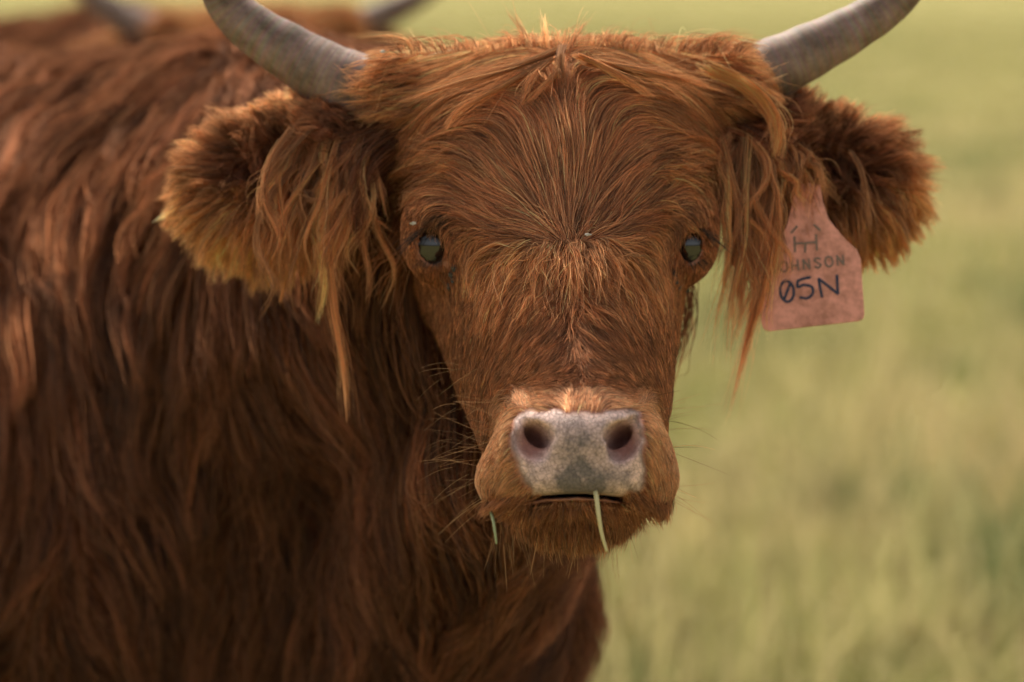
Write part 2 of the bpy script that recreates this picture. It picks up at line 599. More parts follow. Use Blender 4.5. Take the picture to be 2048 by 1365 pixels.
def skin_material():
    m, t, p = mat('cow_skin')
    n = t.nodes
    at = n.new('ShaderNodeAttribute'); at.attribute_name = 'zones'
    sep = n.new('ShaderNodeSeparateColor'); link(t, at.outputs['Color'], sep.inputs[0])
    tc = n.new('ShaderNodeTexCoord')
    nz = n.new('ShaderNodeTexNoise'); nz.inputs['Scale'].default_value = 110; nz.inputs['Detail'].default_value = 6; nz.inputs['Roughness'].default_value = 0.7
    link(t, tc.outputs['Object'], nz.inputs['Vector'])
    vo = n.new('ShaderNodeTexVoronoi'); vo.feature = 'DISTANCE_TO_EDGE'; vo.inputs['Scale'].default_value = 310
    nw = n.new('ShaderNodeTexNoise'); nw.inputs['Scale'].default_value = 90
    link(t, tc.outputs['Object'], nw.inputs['Vector'])
    va = n.new('ShaderNodeVectorMath'); va.operation = 'MULTIPLY_ADD'; va.inputs[1].default_value = (.006, .006, .006)
    link(t, nw.outputs['Color'], va.inputs[0]); link(t, tc.outputs['Object'], va.inputs[2])
    link(t, va.outputs[0], vo.inputs['Vector'])
    # mottled pad: pale pink to slate grey, greyer where the attribute says so
    ad = n.new('ShaderNodeMath'); ad.operation = 'ADD'
    link(t, nz.outputs['Fac'], ad.inputs[0]); link(t, sep.outputs[2], ad.inputs[1])
    cr = n.new('ShaderNodeMapRange'); cr.inputs[1].default_value = 0.30; cr.inputs[2].default_value = 0.34
    cr.inputs[1].default_value = 0.0; cr.inputs[2].default_value = 0.10
    link(t, vo.outputs['Distance'], cr.inputs[0])
    ramp = n.new('ShaderNodeValToRGB')
    e = ramp.color_ramp.elements
    e[0].position = 0.46; e[0].color = (0.85, 0.58, 0.50, 1)
    e[1].position = 0.95; e[1].color = (0.17, 0.135, 0.125, 1)
    x = ramp.color_ramp.elements.new(0.66); x.color = (0.53, 0.37, 0.325, 1)
    link(t, ad.outputs[0], ramp.inputs['Fac'])
    crack = n.new('ShaderNodeMix'); crack.data_type = 'RGBA'; crack.blend_type = 'MULTIPLY'; crack.inputs[0].default_value = 0.9
    link(t, ramp.outputs[0], crack.inputs[6])
    cc = n.new('ShaderNodeMix'); cc.data_type = 'RGBA'; cc.inputs[6].default_value = (.45, .43, .42, 1); cc.inputs[7].default_value = (1, 1, 1, 1)
    link(t, cr.outputs[0], cc.inputs[0]); link(t, cc.outputs[2], crack.inputs[7])
    hide = n.new('ShaderNodeMix'); hide.data_type = 'RGBA'
    hide.inputs[6].default_value = (0.11, 0.038, 0.016, 1)
    hide.inputs[7].default_value = (0.40, 0.19, 0.125, 1)
    link(t, sep.outputs[1], hide.inputs[0])
    fin = n.new('ShaderNodeMix'); fin.data_type = 'RGBA'
    link(t, sep.outputs[0], fin.inputs[0]); link(t, hide.outputs[2], fin.inputs[6]); link(t, crack.outputs[2], fin.inputs[7])
    an = n.new('ShaderNodeAttribute'); an.attribute_name = 'nostril'
    fn = n.new('ShaderNodeMix'); fn.data_type = 'RGBA'; fn.inputs[7].default_value = (0.33, 0.15, 0.12, 1)
    link(t, an.outputs['Fac'], fn.inputs[0]); link(t, fin.outputs[2], fn.inputs[6])
    link(t, fn.outputs[2], p.inputs['Base Color'])
    p.inputs['Roughness'].default_value = 0.5
    sq = n.new('ShaderNodeMath'); sq.operation = 'MULTIPLY_ADD'; sq.inputs[1].default_value = .35; sq.inputs[2].default_value = .03
    link(t, sep.outputs[0], sq.inputs[0]); link(t, sq.outputs[0], p.inputs['Specular IOR Level'])
    bm = n.new('ShaderNodeBump'); bm.inputs['Strength'].default_value = 0.55; bm.inputs['Distance'].default_value = 0.0009
    ml = n.new('ShaderNodeMath'); ml.operation = 'MULTIPLY'
    link(t, cr.outputs[0], ml.inputs[0]); link(t, sep.outputs[0], ml.inputs[1])
    link(t, ml.outputs[0], bm.inputs['Height']); link(t, bm.outputs[0], p.inputs['Normal'])
    return m


cow = empty('highland_cow', B0)
tag(cow, 'rust-brown long-haired horned cow with pink ear tag and straw in its mouth', 'cow', 'long-haired cows in the pasture')
SKIN = skin_material()
body = obj_mesh('body', to_world(BV), BQ, SKIN, cow, origin=B0)
za = body.data.color_attributes.new('zones', 'FLOAT_COLOR', 'POINT')
zc = np.zeros((len(BV), 4), np.float32)
zc[:, 0] = pad
zc[:, 1] = np.clip(rim + 0.75 * np.clip((vs - 180) / 80, 0, 1) * np.clip((vpy - 770) / 20, 0, 1) * np.clip((1030 - vpy) / 20, 0.15, 1), 0, 1)
grey = np.exp(-(((vpx - 1166) / 62) ** 2)) * (0.12 + 0.34 * np.clip((vpy - 835) / 110, 0, 1)) + 0.12 * np.clip((vpy - 930) / 40, 0, 1) \
    + 0.35 * np.exp(-(np.clip(np.abs(pad_sd), 0, 50) / 7) ** 2) * (np.abs(vpx - 1160) > 95)
zc[:, 2] = np.clip(grey + 0.10 * Noise2(26, 8)(vpx, vpy), -0.1, 1)
zc[:, 3] = 1
za.data.foreach_set('color', zc.ravel())
na = body.data.attributes.new('nostril', 'FLOAT', 'POINT')
na.data.foreach_set('value', np.clip(nos * 1.6, 0, 1).astype(np.float32))


# ------------------------------------------------------------------ eyes, horns
def eye_material():
    m, t, p = mat('dark_eye')
    p.inputs['Base Color'].default_value = (0.008, 0.006, 0.006, 1)
    p.inputs['Roughness'].default_value = 0.03
    p.inputs['IOR'].default_value = 1.68
    return m


def sphere(cen, r, nu=40, nv=24):
    th = np.linspace(0, math.pi, nv); ph = np.linspace(0, 2 * math.pi, nu, endpoint=False)
    v = np.array([[cen[0] + r[0] * math.sin(a) * math.cos(b), cen[1] + r[1] * math.cos(a), cen[2] + r[2] * math.sin(a) * math.sin(b)] for a in th for b in ph])
    f = [(i * nu + j, i * nu + (j + 1) % nu, (i + 1) * nu + (j + 1) % nu, (i + 1) * nu + j) for i in range(nv - 1) for j in range(nu)]
    return v, f


EYEM = eye_material()
for e in (EYE_L, EYE_R):
    v, f = sphere(e, px((43, 46, 46)))
    o = obj_mesh('eye', to_world(v), f, EYEM, cow, origin=B0)


def horn_material():
    m, t, p = mat('horn_keratin')
    n = t.nodes
    at = n.new('ShaderNodeAttribute'); at.attribute_name = 'along'
    tc = n.new('ShaderNodeTexCoord')
    nz = n.new('ShaderNodeTexNoise'); nz.inputs['Scale'].default_value = 45; nz.inputs['Detail'].default_value = 7; nz.inputs['Roughness'].default_value = 0.65
    link(t, tc.outputs['Object'], nz.inputs['Vector'])
    ramp = n.new('ShaderNodeValToRGB')
    ramp.color_ramp.elements[0].position = 0.33; ramp.color_ramp.elements[0].color = (0.10, 0.064, 0.043, 1)
    ramp.color_ramp.elements[1].position = 0.66; ramp.color_ramp.elements[1].color = (0.28, 0.185, 0.148, 1)
    link(t, nz.outputs['Fac'], ramp.inputs['Fac'])
    # fine growth rings along the horn
    sp = n.new('ShaderNodeSeparateColor'); link(t, at.outputs['Color'], sp.inputs[0])
    n2 = n.new('ShaderNodeTexNoise'); n2.noise_dimensions = '1D'; n2.inputs['Scale'].default_value = 90; n2.inputs['Detail'].default_value = 3
    link(t, sp.outputs[0], n2.inputs['W'])
    mx = n.new('ShaderNodeMix'); mx.data_type = 'RGBA'; mx.blend_type = 'SOFT_LIGHT'; mx.inputs[0].default_value = 0.35
    link(t, ramp.outputs[0], mx.inputs[6]); link(t, n2.outputs['Color'], mx.inputs[7])
    tip = n.new('ShaderNodeMix'); tip.data_type = 'RGBA'; tip.inputs[7].default_value = (0.03, 0.025, 0.022, 1)
    mr = n.new('ShaderNodeMapRange'); mr.inputs[1].default_value = 0.72; mr.inputs[2].default_value = 0.95
    link(t, sp.outputs[0], mr.inputs[0]); link(t, mr.outputs[0], tip.inputs[0]); link(t, mx.outputs[2], tip.inputs[6])
    link(t, tip.outputs[2], p.inputs['Base Color'])
    p.inputs['Roughness'].default_value = 0.6
    p.inputs['Specular IOR Level'].default_value = 0.25
    bm = n.new('ShaderNodeBump'); bm.inputs['Strength'].default_value = 0.35; bm.inputs['Distance'].default_value = 0.001
    link(t, n2.outputs['Fac'], bm.inputs['Height']); link(t, bm.outputs[0], p.inputs['Normal'])
    return m


HORNM = horn_material()
HL = [(860, 190, -180, 74), (775, 186, -182, 73), (690, 165, -186, 69), (590, 112, -195, 60), (475, 32, -205, 47), (425, -60, -195, 39), (392, -180, -175, 27), (385, -310, -145, 3)]
HR = [(1370, 190, -195, 74), (1440, 178, -200, 73), (1515, 152, -206, 68), (1612, 106, -215, 58), (1712, 54, -225, 48), (1792, -2, -225, 41), (1862, -90, -212, 31), (1898, -200, -190, 19), (1904, -300, -165, 3)]
for H in (HL, HR):
    q = spline(np.array(H, float), 70)
    path = cs(q[:, :3])
    rad = q[:, 3] * K * (1 + 0.012 * np.sin(np.arange(70) * 1.1 + rng.uniform(0, 6)) + rng.normal(0, 0.004, 70))
    v, f = tube(path, np.maximum(rad, .0006), 32)
    o = obj_mesh('horn', to_world(v), f, HORNM, cow, origin=B0)
    at = o.data.color_attributes.new('along', 'FLOAT_COLOR', 'POINT')
    al = np.repeat(np.linspace(0, 1, 70), 32)
    at.data.foreach_set('color', np.stack([al, al, al, np.ones_like(al)], 1).astype(np.float32).ravel())

# ------------------------------------------------------------------ hair: flow field in the photo's plane
ST = [  # (stroke points root -> tip, length px)
    ([(1137, 488), (1135, 400), (1130, 300), (1124, 200), (1118, 120)], 150),
    ([(1125, 490), (1105, 400), (1080, 300), (1035, 225), (950, 180)], 160),
    ([(1150, 490), (1170, 400), (1195, 300), (1240, 225), (1320, 180)], 160),
    ([(1110, 490), (1070, 420), (1020, 345), (950, 290), (860, 268)], 165),
    ([(1165, 490), (1205, 420), (1255, 345), (1325, 290), (1410, 268)], 165),
    ([(1100, 495), (1030, 445), (950, 390), (880, 355), (800, 340)], 150),
    ([(1175, 495), (1245, 445), (1320, 390), (1380, 355), (1440, 335)], 150),
    ([(1090, 500), (1010, 470), (950, 445), (905, 430)], 100),
    ([(1185, 500), (1260, 470), (1320, 445), (1360, 432)], 100),
    ([(1120, 120), (1000, 150), (880, 185), (770, 235)], 210),
    ([(1125, 115), (1260, 145), (1380, 175), (1490, 225)], 210),
    ([(1100, 95), (950, 100), (800, 108), (690, 125)], 190),
    ([(1150, 92), (1300, 97), (1450, 110), (1520, 135)], 190),
    ([(1000, 215), (900, 235), (820, 270), (760, 320)], 150),
    ([(1260, 210), (1360, 230), (1450, 260), (1500, 310)], 150),
    ([(870, 385), (845, 410), (830, 440)], 24), ([(1385, 385), (1405, 410), (1415, 440)], 24),
    ([(905, 440), (900, 480), (905, 520)], 26), ([(1345, 440), (1348, 480), (1342, 520)], 26),
    ([(850, 440), (830, 470), (822, 520)], 14), ([(1400, 440), (1412, 470), (1415, 520)], 14),
    ([(860, 545), (850, 590), (845, 640)], 22), ([(1385, 545), (1390, 590), (1388, 640)], 22),
    ([(1125, 503), (1060, 503), (1012, 528), (990, 590)], 105), ([(1150, 503), (1215, 500), (1275, 515), (1300, 580)], 105),
    ([(1137, 506), (1142, 560), (1155, 640), (1166, 750)], 80),
    ([(1105, 520), (1085, 570), (1060, 640)], 95), ([(1180, 520), (1200, 570), (1225, 640)], 95),
    ([(960, 560), (925, 620), (890, 690)], 45), ([(1320, 560), (1345, 620), (1362, 690)], 45),
    ([(1100, 620), (1045, 680), (960, 745), (890, 790)], 62), ([(1205, 620), (1262, 680), (1325, 745), (1372, 790)], 62),
    ([(1120, 680), (1060, 720), (980, 760), (900, 790)], 52), ([(1200, 680), (1255, 720), (1315, 755), (1365, 785)], 52),
    ([(1150, 740), (1080, 762), (990, 780)], 40), ([(1180, 740), (1250, 762), (1320, 778)], 40),
    ([(845, 640), (845, 740), (868, 840), (900, 930)], 46), ([(960, 720), (905, 800), (880, 880)], 50),
    ([(1390, 620), (1385, 740), (1372, 830)], 36), ([(1345, 800), (1362, 860), (1358, 920)], 34),
    ([(940, 830), (915, 880), (912, 940), (930, 1000)], 40),
    ([(1165, 818), (1165, 785)], 24), ([(1060, 812), (1040, 785)], 24), ([(1275, 808), (1292, 785)], 24),
    ([(1020, 850), (985, 868)], 30), ([(1015, 920), (975, 948)], 34), ([(1040, 985), (985, 1018)], 36), ([(975, 975), (950, 1035)], 60),
    ([(1295, 850), (1322, 868)], 30), ([(1303, 920), (1335, 948)], 34), ([(1285, 985), (1320, 1018)], 36), ([(1322, 975), (1340, 1035)], 58),
    ([(1060, 1010), (1048, 1060), (1046, 1110)], 44), ([(1150, 1010), (1152, 1100)], 44), ([(1250, 1010), (1262, 1080)], 40),
    # ears
    ([(720, 250), (640, 228), (540, 205), (440, 185)], 52), ([(440, 255), (390, 235), (340, 215)], 80), ([(430, 300), (380, 300), (325, 300)], 80),
    ([(420, 350), (370, 370), (325, 395)], 80), ([(440, 400), (395, 440), (365, 490)], 85), ([(490, 440), (455, 500), (440, 560)], 95),
    ([(550, 450), (530, 520), (525, 600)], 105), ([(620, 450), (610, 540), (610, 620)], 115), ([(700, 420), (690, 520), (690, 620)], 120),
    ([(680, 270), (610, 340), (565, 420)], 110), ([(600, 290), (520, 330), (475, 380)], 75), ([(760, 290), (740, 380), (725, 480)], 120),
    ([(1530, 262), (1620, 240), (1730, 212), (1820, 200)], 50), ([(1790, 255), (1840, 240), (1890, 235)], 75), ([(1800, 310), (1850, 320), (1900, 330)], 75),
    ([(1800, 370), (1840, 410), (1870, 450)], 80), ([(1755, 410), (1785, 470), (1800, 540)], 85), ([(1690, 425), (1705, 490), (1715, 550)], 90),
    ([(1620, 420), (1615, 500), (1610, 560)], 90), ([(1560, 400), (1540, 480), (1525, 560)], 110),
    ([(1590, 280), (1650, 330), (1690, 400)], 90), ([(1480, 290), (1480, 380), (1470, 500)], 120), ([(1650, 290), (1720, 320), (1770, 360)], 70),
]
sp_, sd_, sl_ = [], [], []
for pts, L in ST:
    q = spline(np.array(pts, float), max(3, 4 * len(pts)))
    d = np.gradient(q, axis=0); d /= np.linalg.norm(d, axis=1)[:, None]
    sp_.append(q); sd_.append(d); sl_.append(np.full(len(q), float(L)))
sp_, sd_, sl_ = np.vstack(sp_), np.vstack(sd_), np.concatenate(sl_)
GX0, GY0, GS = 200, -60, 10
gxx, gyy = np.meshgrid(np.arange(GX0, 2000, GS), np.arange(GY0, 1300, GS), indexing='ij')
d2 = (gxx[..., None] - sp_[:, 0]) ** 2 + (gyy[..., None] - sp_[:, 1]) ** 2
wgt = 1 / (d2 + 160) ** 1.7
wgt /= wgt.sum(-1, keepdims=True)
FX, FY, FL = (wgt * sd_[:, 0]).sum(-1), (wgt * sd_[:, 1]).sum(-1), (wgt * sl_).sum(-1)
nn = np.hypot(FX, FY) + 1e-6
FX, FY = FX / nn, FY / nn


def look(G, x, y):
    x = np.clip((x - GX0) / GS, 0, G.shape[0] - 1.01); y = np.clip((y - GY0) / GS, 0, G.shape[1] - 1.01)
    i, j = x.astype(int), y.astype(int); u, v = x - i, y - j
    return (G[i, j] * (1 - u) + G[i + 1, j] * u) * (1 - v) + (G[i, j + 1] * (1 - u) + G[i + 1, j + 1] * u) * v


NA, NB, NE = Noise2(70, 21), Noise2(24, 22), Noise2(7, 23)


def head_dir(P):
    x, y, s = topx(P)
    dx, dy = look(FX, x, y), look(FY, x, y)
    a = 0.20 * NA(x, y) + 0.18 * NB(x, y) + 0.9 * np.exp(-((x - 1137) ** 2 + (y - 497) ** 2) / 24 ** 2) * NE(x, y)
    ca, sa = np.cos(a), np.sin(a)
    return np.stack([dx * ca - dy * sa, -(dx * sa + dy * ca), np.zeros_like(dx)], 1)


NC, ND = Noise2(190, 31), Noise2(60, 32)


def body_dir(P):
    x, y, s = topx(P)
    a = 0.75 * NC(x, y * .6) + 0.35 * ND(x, y * .5) - 0.15
    return np.stack([np.sin(a), -np.cos(a), np.full_like(a, 0.45)], 1)


TRI = np.vstack([BQ[:, [0, 1, 2]], BQ[:, [0, 2, 3]]])
TA = 0.5 * np.linalg.norm(np.cross(BV[TRI[:, 1]] - BV[TRI[:, 0]], BV[TRI[:, 2]] - BV[TRI[:, 0]]), axis=1)


def scatter(N, dens):
    w = TA * dens[TRI].mean(1)
    cw = np.cumsum(w)
    t = np.searchsorted(cw, rng.random(N) * cw[-1])
    r1, r2 = np.sqrt(rng.random(N)), rng.random(N)
    a, b, d = 1 - r1, r1 * (1 - r2), r1 * r2
    f = TRI[np.minimum(t, len(TRI) - 1)]
    return a[:, None] * BV[f[:, 0]] + b[:, None] * BV[f[:, 1]] + d[:, None] * BV[f[:, 2]]


def norm(v):
    return v / np.maximum(np.linalg.norm(v, axis=1), 1e-9)[:, None]


def grow(P0, L, dirf, seg, lift, layer, grav, turn=0.5, jit=0.06, free=0.0, proj=1.0):
    """grow strands over the skin. lift: initial angle off the skin (0..1); layer: height (m) the hair settles at; grav 0..1 droop along the strand"""
    N = len(P0)
    P = P0.copy()
    d = sdf(P)
    n = grad(P, d)
    P = P - n * (d[:, None] + 0.0008)
    v = dirf(P) + rng.normal(0, jit, (N, 3))
    t = norm(v - n * (np.minimum((v * n).sum(1), 0) * (1 - proj) + (v * n).sum(1) * proj)[:, None])
    t = norm(t + n * lift[:, None])
    out = np.empty((N, seg + 1, 3)); out[:, 0] = P
    st = (L / seg)[:, None]
    for i in range(seg):
        u = (i + 1) / seg
        P = P + t * st
        d = sdf(P); n = grad(P, d)
        tgt = layer * min(1.0, 2.2 * u)
        low = np.maximum(0.0006, 0.35 * tgt)
        P = P + n * np.maximum(low - d, 0)[:, None]
        over = np.maximum(d - tgt, 0) * (1 - free) * 0.35
        P = P - n * np.minimum(over, 0.4 * st[:, 0])[:, None]
        out[:, i + 1] = P
        t = norm(P - out[:, i])
        v = dirf(P)
        v = v - n * (v * n).sum(1)[:, None] * (1 - free)
        g = np.broadcast_to(GRAV, v.shape)
        t = norm(t * (1 - turn * 0.5) + norm(v) * turn * 0.5 * (1 - grav * u) + g * (grav * u)[:, None] * turn if isinstance(grav, np.ndarray) else
                 t * (1 - turn * 0.5) + norm(v) * turn * 0.5 * (1 - grav * u) + g * (grav * u) * turn)
    return out


def nearest(A, G):
    r = np.empty(len(A), np.int32)
    G = G.astype(np.float32); g2 = (G ** 2).sum(1)
    for i in range(0, len(A), 4096):
        a = A[i:i + 4096].astype(np.float32)
        r[i:i + 4096] = (g2[None] - 2 * a @ G.T).argmin(1)
    return r


def clump(S, ng, amt, power=1.3, spread=0.0):
    N = len(S)
    gi = rng.choice(N, min(ng, N), replace=False)
    k = nearest(S[:, 0] + 0 * S[:, 0], S[gi, 0])
    G = S[gi][k]
    u = np.linspace(0, 1, S.shape[1])
    a = (np.clip(rng.normal(amt, 0.12, N), 0, 0.97))[:, None] * u[None] ** power
    # keep each strand's own length: some hairs end before the clump's tip
    return S + (G - S) * a[..., None], k


def wave(S, k, amp, freq, ramp=1.0):
    """sideways waviness shared by a clump (k = clump ids or None for single hairs)"""
    N, M = S.shape[:2]
    m = N if k is None else k.max() + 1
    idx = np.arange(N) if k is None else k
    A = rng.normal(0, 1, (m, 3)); ph = rng.uniform(0, 6.28, (m, 2)); fr = rng.uniform(.6, 1.4, m) * freq
    B = rng.normal(0, 1, (m, 3))
    u = np.linspace(0, 1, M)
    o = np.sin(6.283 * fr[:, None] * u + ph[:, :1])[..., None] * A[:, None] + np.sin(6.283 * 1.7 * fr[:, None] * u + ph[:, 1:])[..., None] * B[:, None] * .5
    o = o - o[:, :1]
    return S + (o * (u ** ramp)[None, :, None])[idx] * np.broadcast_to(amp, (N,))[:, None, None]


def vary(L, lo=0.55, hi=1.1):
    return L * rng.uniform(lo, hi, len(L))


def hair_material(name, rough=0.32, tip=1.35, melanin=None):
    m = bpy.data.materials.new(name)
    m.use_nodes = True
    t = m.node_tree; n = t.nodes
    n.remove(n['Principled BSDF'])
    at = n.new('ShaderNodeAttribute'); at.attribute_name = 'tint'
    hi = n.new('ShaderNodeHairInfo')
    mr = n.new('ShaderNodeMapRange'); mr.inputs[1].default_value = 0.15; mr.inputs[2].default_value = 1.0; mr.inputs[3].default_value = 0.0; mr.inputs[4].default_value = 1.0
    link(t, hi.outputs['Intercept'], mr.inputs[0])
    bl = n.new('ShaderNodeMix'); bl.data_type = 'RGBA'; bl.inputs[6].default_value = (.9, .9, .9, 1); bl.inputs[7].default_value = (tip, tip, tip * 1.02, 1)
    link(t, mr.outputs[0], bl.inputs[0])
    vm = n.new('ShaderNodeVectorMath'); vm.operation = 'MULTIPLY'               # sun-bleached tips
    link(t, at.outputs['Color'], vm.inputs[0]); link(t, bl.outputs[2], vm.inputs[1])
    mixes = []
    for comp, ru in (('Reflection', 0.55), ('Transmission', 0.6)):
        b = n.new('ShaderNodeBsdfHair'); b.component = comp
        b.inputs['RoughnessU'].default_value = ru; b.inputs['RoughnessV'].default_value = 1.0
        link(t, vm.outputs[0], b.inputs['Color']); mixes.append(b)
    mx = n.new('ShaderNodeMixShader'); mx.inputs[0].default_value = 0.45
    link(t, mixes[0].outputs[0], mx.inputs[1]); link(t, mixes[1].outputs[0], mx.inputs[2])
    gl = n.new('ShaderNodeBsdfHair'); gl.component = 'Reflection'          # the untinted sheen of the cuticle
    gl.inputs['RoughnessU'].default_value = rough; gl.inputs['RoughnessV'].default_value = 0.9; gl.inputs['Color'].default_value = (.9, .9, .9, 1)
    m2 = n.new('ShaderNodeMixShader'); m2.inputs[0].default_value = 0.022
    link(t, mx.outputs[0], m2.inputs[1]); link(t, gl.outputs[0], m2.inputs[2])
    link(t, m2.outputs[0], n['Material Output'].inputs['Surface'])
    return m


def hair(name, S, radius, material, tint, parent=cow, taper=0.85, org=None):
    N, M = S.shape[:2]
    hc = bpy.data.hair_curves.new(name)
    hc.add_curves([M] * N)
    P = to_world(S.reshape(-1, 3)) - (B0 if org is None else org)
    hc.attributes['position'].data.foreach_set('vector', P.astype(np.float32).ravel())
    u = np.linspace(0, 1, M)
    R = np.broadcast_to(radius, (N,))[:, None] * (1 - taper * u[None] ** 1.6)
    ra = hc.attributes.new('radius', 'FLOAT', 'POINT')
    ra.data.foreach_set('value', R.astype(np.float32).ravel())
    ta = hc.attributes.new('tint', 'FLOAT_COLOR', 'CURVE')
    col = np.ones((N, 4), np.float32); col[:, :3] = tint
    ta.data.foreach_set('color', col.ravel())
    hc.materials.append(material)
    o = bpy.data.objects.new(name, hc)
    COL.objects.link(o)
    o.parent = parent
    return o


def tints(N, base, k=None, spread=0.28, dark=0.08, light=0.05):
    b = np.broadcast_to(np.asarray(base, float), (N, 3)).copy()
    f = np.exp(rng.normal(0, spread, N))
    if k is not None:
        f *= np.exp(rng.normal(0, 0.26, k.max() + 1))[k]
    r = rng.random(N)
    f[r < dark] *= 0.35
    b = b * f[:, None]
    hue = rng.normal(0, 0.07, N)
    b[:, 1] *= 1 + hue; b[:, 2] *= 1 + 1.6 * hue
    L = r > 1 - light
    b[L] = b[L] * 1.3 + np.array([0.05, 0.03, 0.015])
    return np.clip(b, 0.002, 0.85)


RUST = np.array([0.43, 0.185, 0.082])
TAN = np.array([0.60, 0.33, 0.175])
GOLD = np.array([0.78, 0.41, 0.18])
BROWN = np.array([0.24, 0.092, 0.040])
FACE = np.array([0.55, 0.262, 0.118])
HM = hair_material('rust_hair')
HMB = hair_material('coat_hair', 0.35, 1.3)

back = np.clip((VN @ np.array([0, 0.25, 1.0])) * 1.4 + 0.75, 0.12, 1.0)
eye_hole = (eyd > 1.05) * (1 - .8 * canth)
nopad = np.clip(pad_sd / 8, 0, 1)
is_head = (VG == 1)
head_front = is_head & (vs > -330)
hornd = np.minimum(np.min(np.linalg.norm(BV[:, None] - cs(spline(np.array(HL)[:, :3], 12))[None], axis=2), 1),
                   np.min(np.linalg.norm(BV[:, None] - cs(spline(np.array(HR)[:, :3], 12))[None], axis=2), 1)) / K


def lengths(P):
    x, y, s = topx(P)
    return look(FL, x, y) * K


def dark_patch(x, y):
    """the black hair on the inner side of each upper lid"""
    def one(cx, cy, a):
        u = (x - cx) * math.cos(a) + (y - cy) * math.sin(a); v = -(x - cx) * math.sin(a) + (y - cy) * math.cos(a)
        return np.exp(-((u / 46) ** 2 + (v / 17) ** 2) ** 2)
    return np.maximum(one(893, 425, math.radians(62)), 0.5 * one(1346, 422, math.radians(118)))


# --- under-fur: short, dense, everywhere on the head and ears
def under_fur():
    ear = (VG >= 2)
    short = np.clip(1.4 - look(FL, vpx, vpy) / 90, 0.35, 1.2)
    dens = (head_front | ear) * back * nopad * eye_hole * np.where(ear, 0.7, short)
    dens *= np.where(is_head & (vs > 230), 2.6, 1.0) * lipline * (1 + 1.2 * np.exp(-((eyd - 1.4) / 1.0) ** 2))
    P = scatter(74000, dens)
    x, y, s = topx(P)
    L = np.minimum(lengths(P) * np.where((s > 230) & (y > 780), 0.95, 0.62), 38 * K)
    L = vary(L, 0.6, 1.15)
    N = len(P)
    S = grow(P, L, head_dir, 5, rng.uniform(0.15, 0.5, N), rng.uniform(3, 9, N) * K, 0.06, 0.6, 0.18)
    S, k = clump(S, 9000, 0.25)
    muz = np.clip((s - 215) / 60, 0, 1) * np.clip((y - 770) / 20, 0, 1) * np.clip((1060 - y) / 40, 0, 1)
    base = RUST * (1 - muz[:, None]) + TAN * muz[:, None]
    base = base * (1 - .2 * np.clip((y - 545) / 110, 0, 1) * (1 - muz))[:, None]
    base = base * (1 - 0.85 * dark_patch(x, y)[:, None])
    hair('under_fur', S, rng.uniform(.00022, .00034, N), HM, tints(N, base, k) * (1 - muz[:, None]) + tints(N, base, None, .30, .04, .04) * muz[:, None])


lipline = np.where(is_head & (vs > 150), np.clip((np.abs(vpy - mouth_y(vpx) - 2) - 5) / 4, 0, 1), 1)
under_fur()


# --- the long face hair: fan on the forehead, poll, bridge of the nose
def face_fur():
    Lp = look(FL, vpx, vpy)
    dens = head_front * back * nopad * eye_hole * np.clip((Lp - 26) / 40, 0, 1) * (vpy < 985) * (hornd > 62)
    P = scatter(52000, dens)
    x, y, s = topx(P)
    L = vary(lengths(P) * 1.2, 0.45, 1.12)
    N = len(P)
    lay = rng.uniform(3, 30, N) ** 1.0 * K * np.clip(lengths(P) / K / 130, 0.25, 1.2)
    S = grow(P, L, head_dir, 10, rng.uniform(0.15, 0.65, N), lay, 0.10, 0.75, 0.10)
    S, k1 = clump(S, 5200, 0.62, 1.1)
    S, k2 = clump(S, 650, 0.42, 1.4)
    curl = np.exp(-(((x - 1145) / 170) ** 2 + ((y - 555) / 70) ** 2))
    S = wave(S, k1, (1.6 + 5.0 * curl) * K, 1.0)
    S = wave(S, None, (0.9 + 3.2 * curl) * K, 1.3)
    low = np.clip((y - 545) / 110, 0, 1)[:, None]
    pol = np.clip((190 - y) / 90, 0, 1)[:, None] * .6  # backlight on the poll, put into the tint: top hair turns gold
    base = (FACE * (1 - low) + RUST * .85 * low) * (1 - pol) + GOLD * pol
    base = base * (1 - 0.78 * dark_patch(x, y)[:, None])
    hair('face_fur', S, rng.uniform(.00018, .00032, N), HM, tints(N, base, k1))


face_fur()


# --- chin hair and lip fringe
def chin_fur():
    dens = is_head * (vs > 60) * nopad * (vpy > 985) * (vpy < 1125) * back * lipline
    P = scatter(9000, dens)
    N = len(P)
    x, y, s = topx(P)
    L = vary(np.full(N, 46 * K) + 30 * K * rng.random(N) ** 4, 0.4, 1.2)
    S = grow(P, L, head_dir, 7, rng.uniform(0.2, 0.8, N), rng.uniform(6, 30, N) * K, 0.25, 0.6, 0.15, 0.6)
    S, k = clump(S, 1500, 0.45)
    S = wave(S, None, 1.5 * K, 1.0)
    hair('chin_fur', S, rng.uniform(.00018, .00030, N), HM, tints(N, BROWN * 0.8 + TAN * .2, k))


chin_fur()


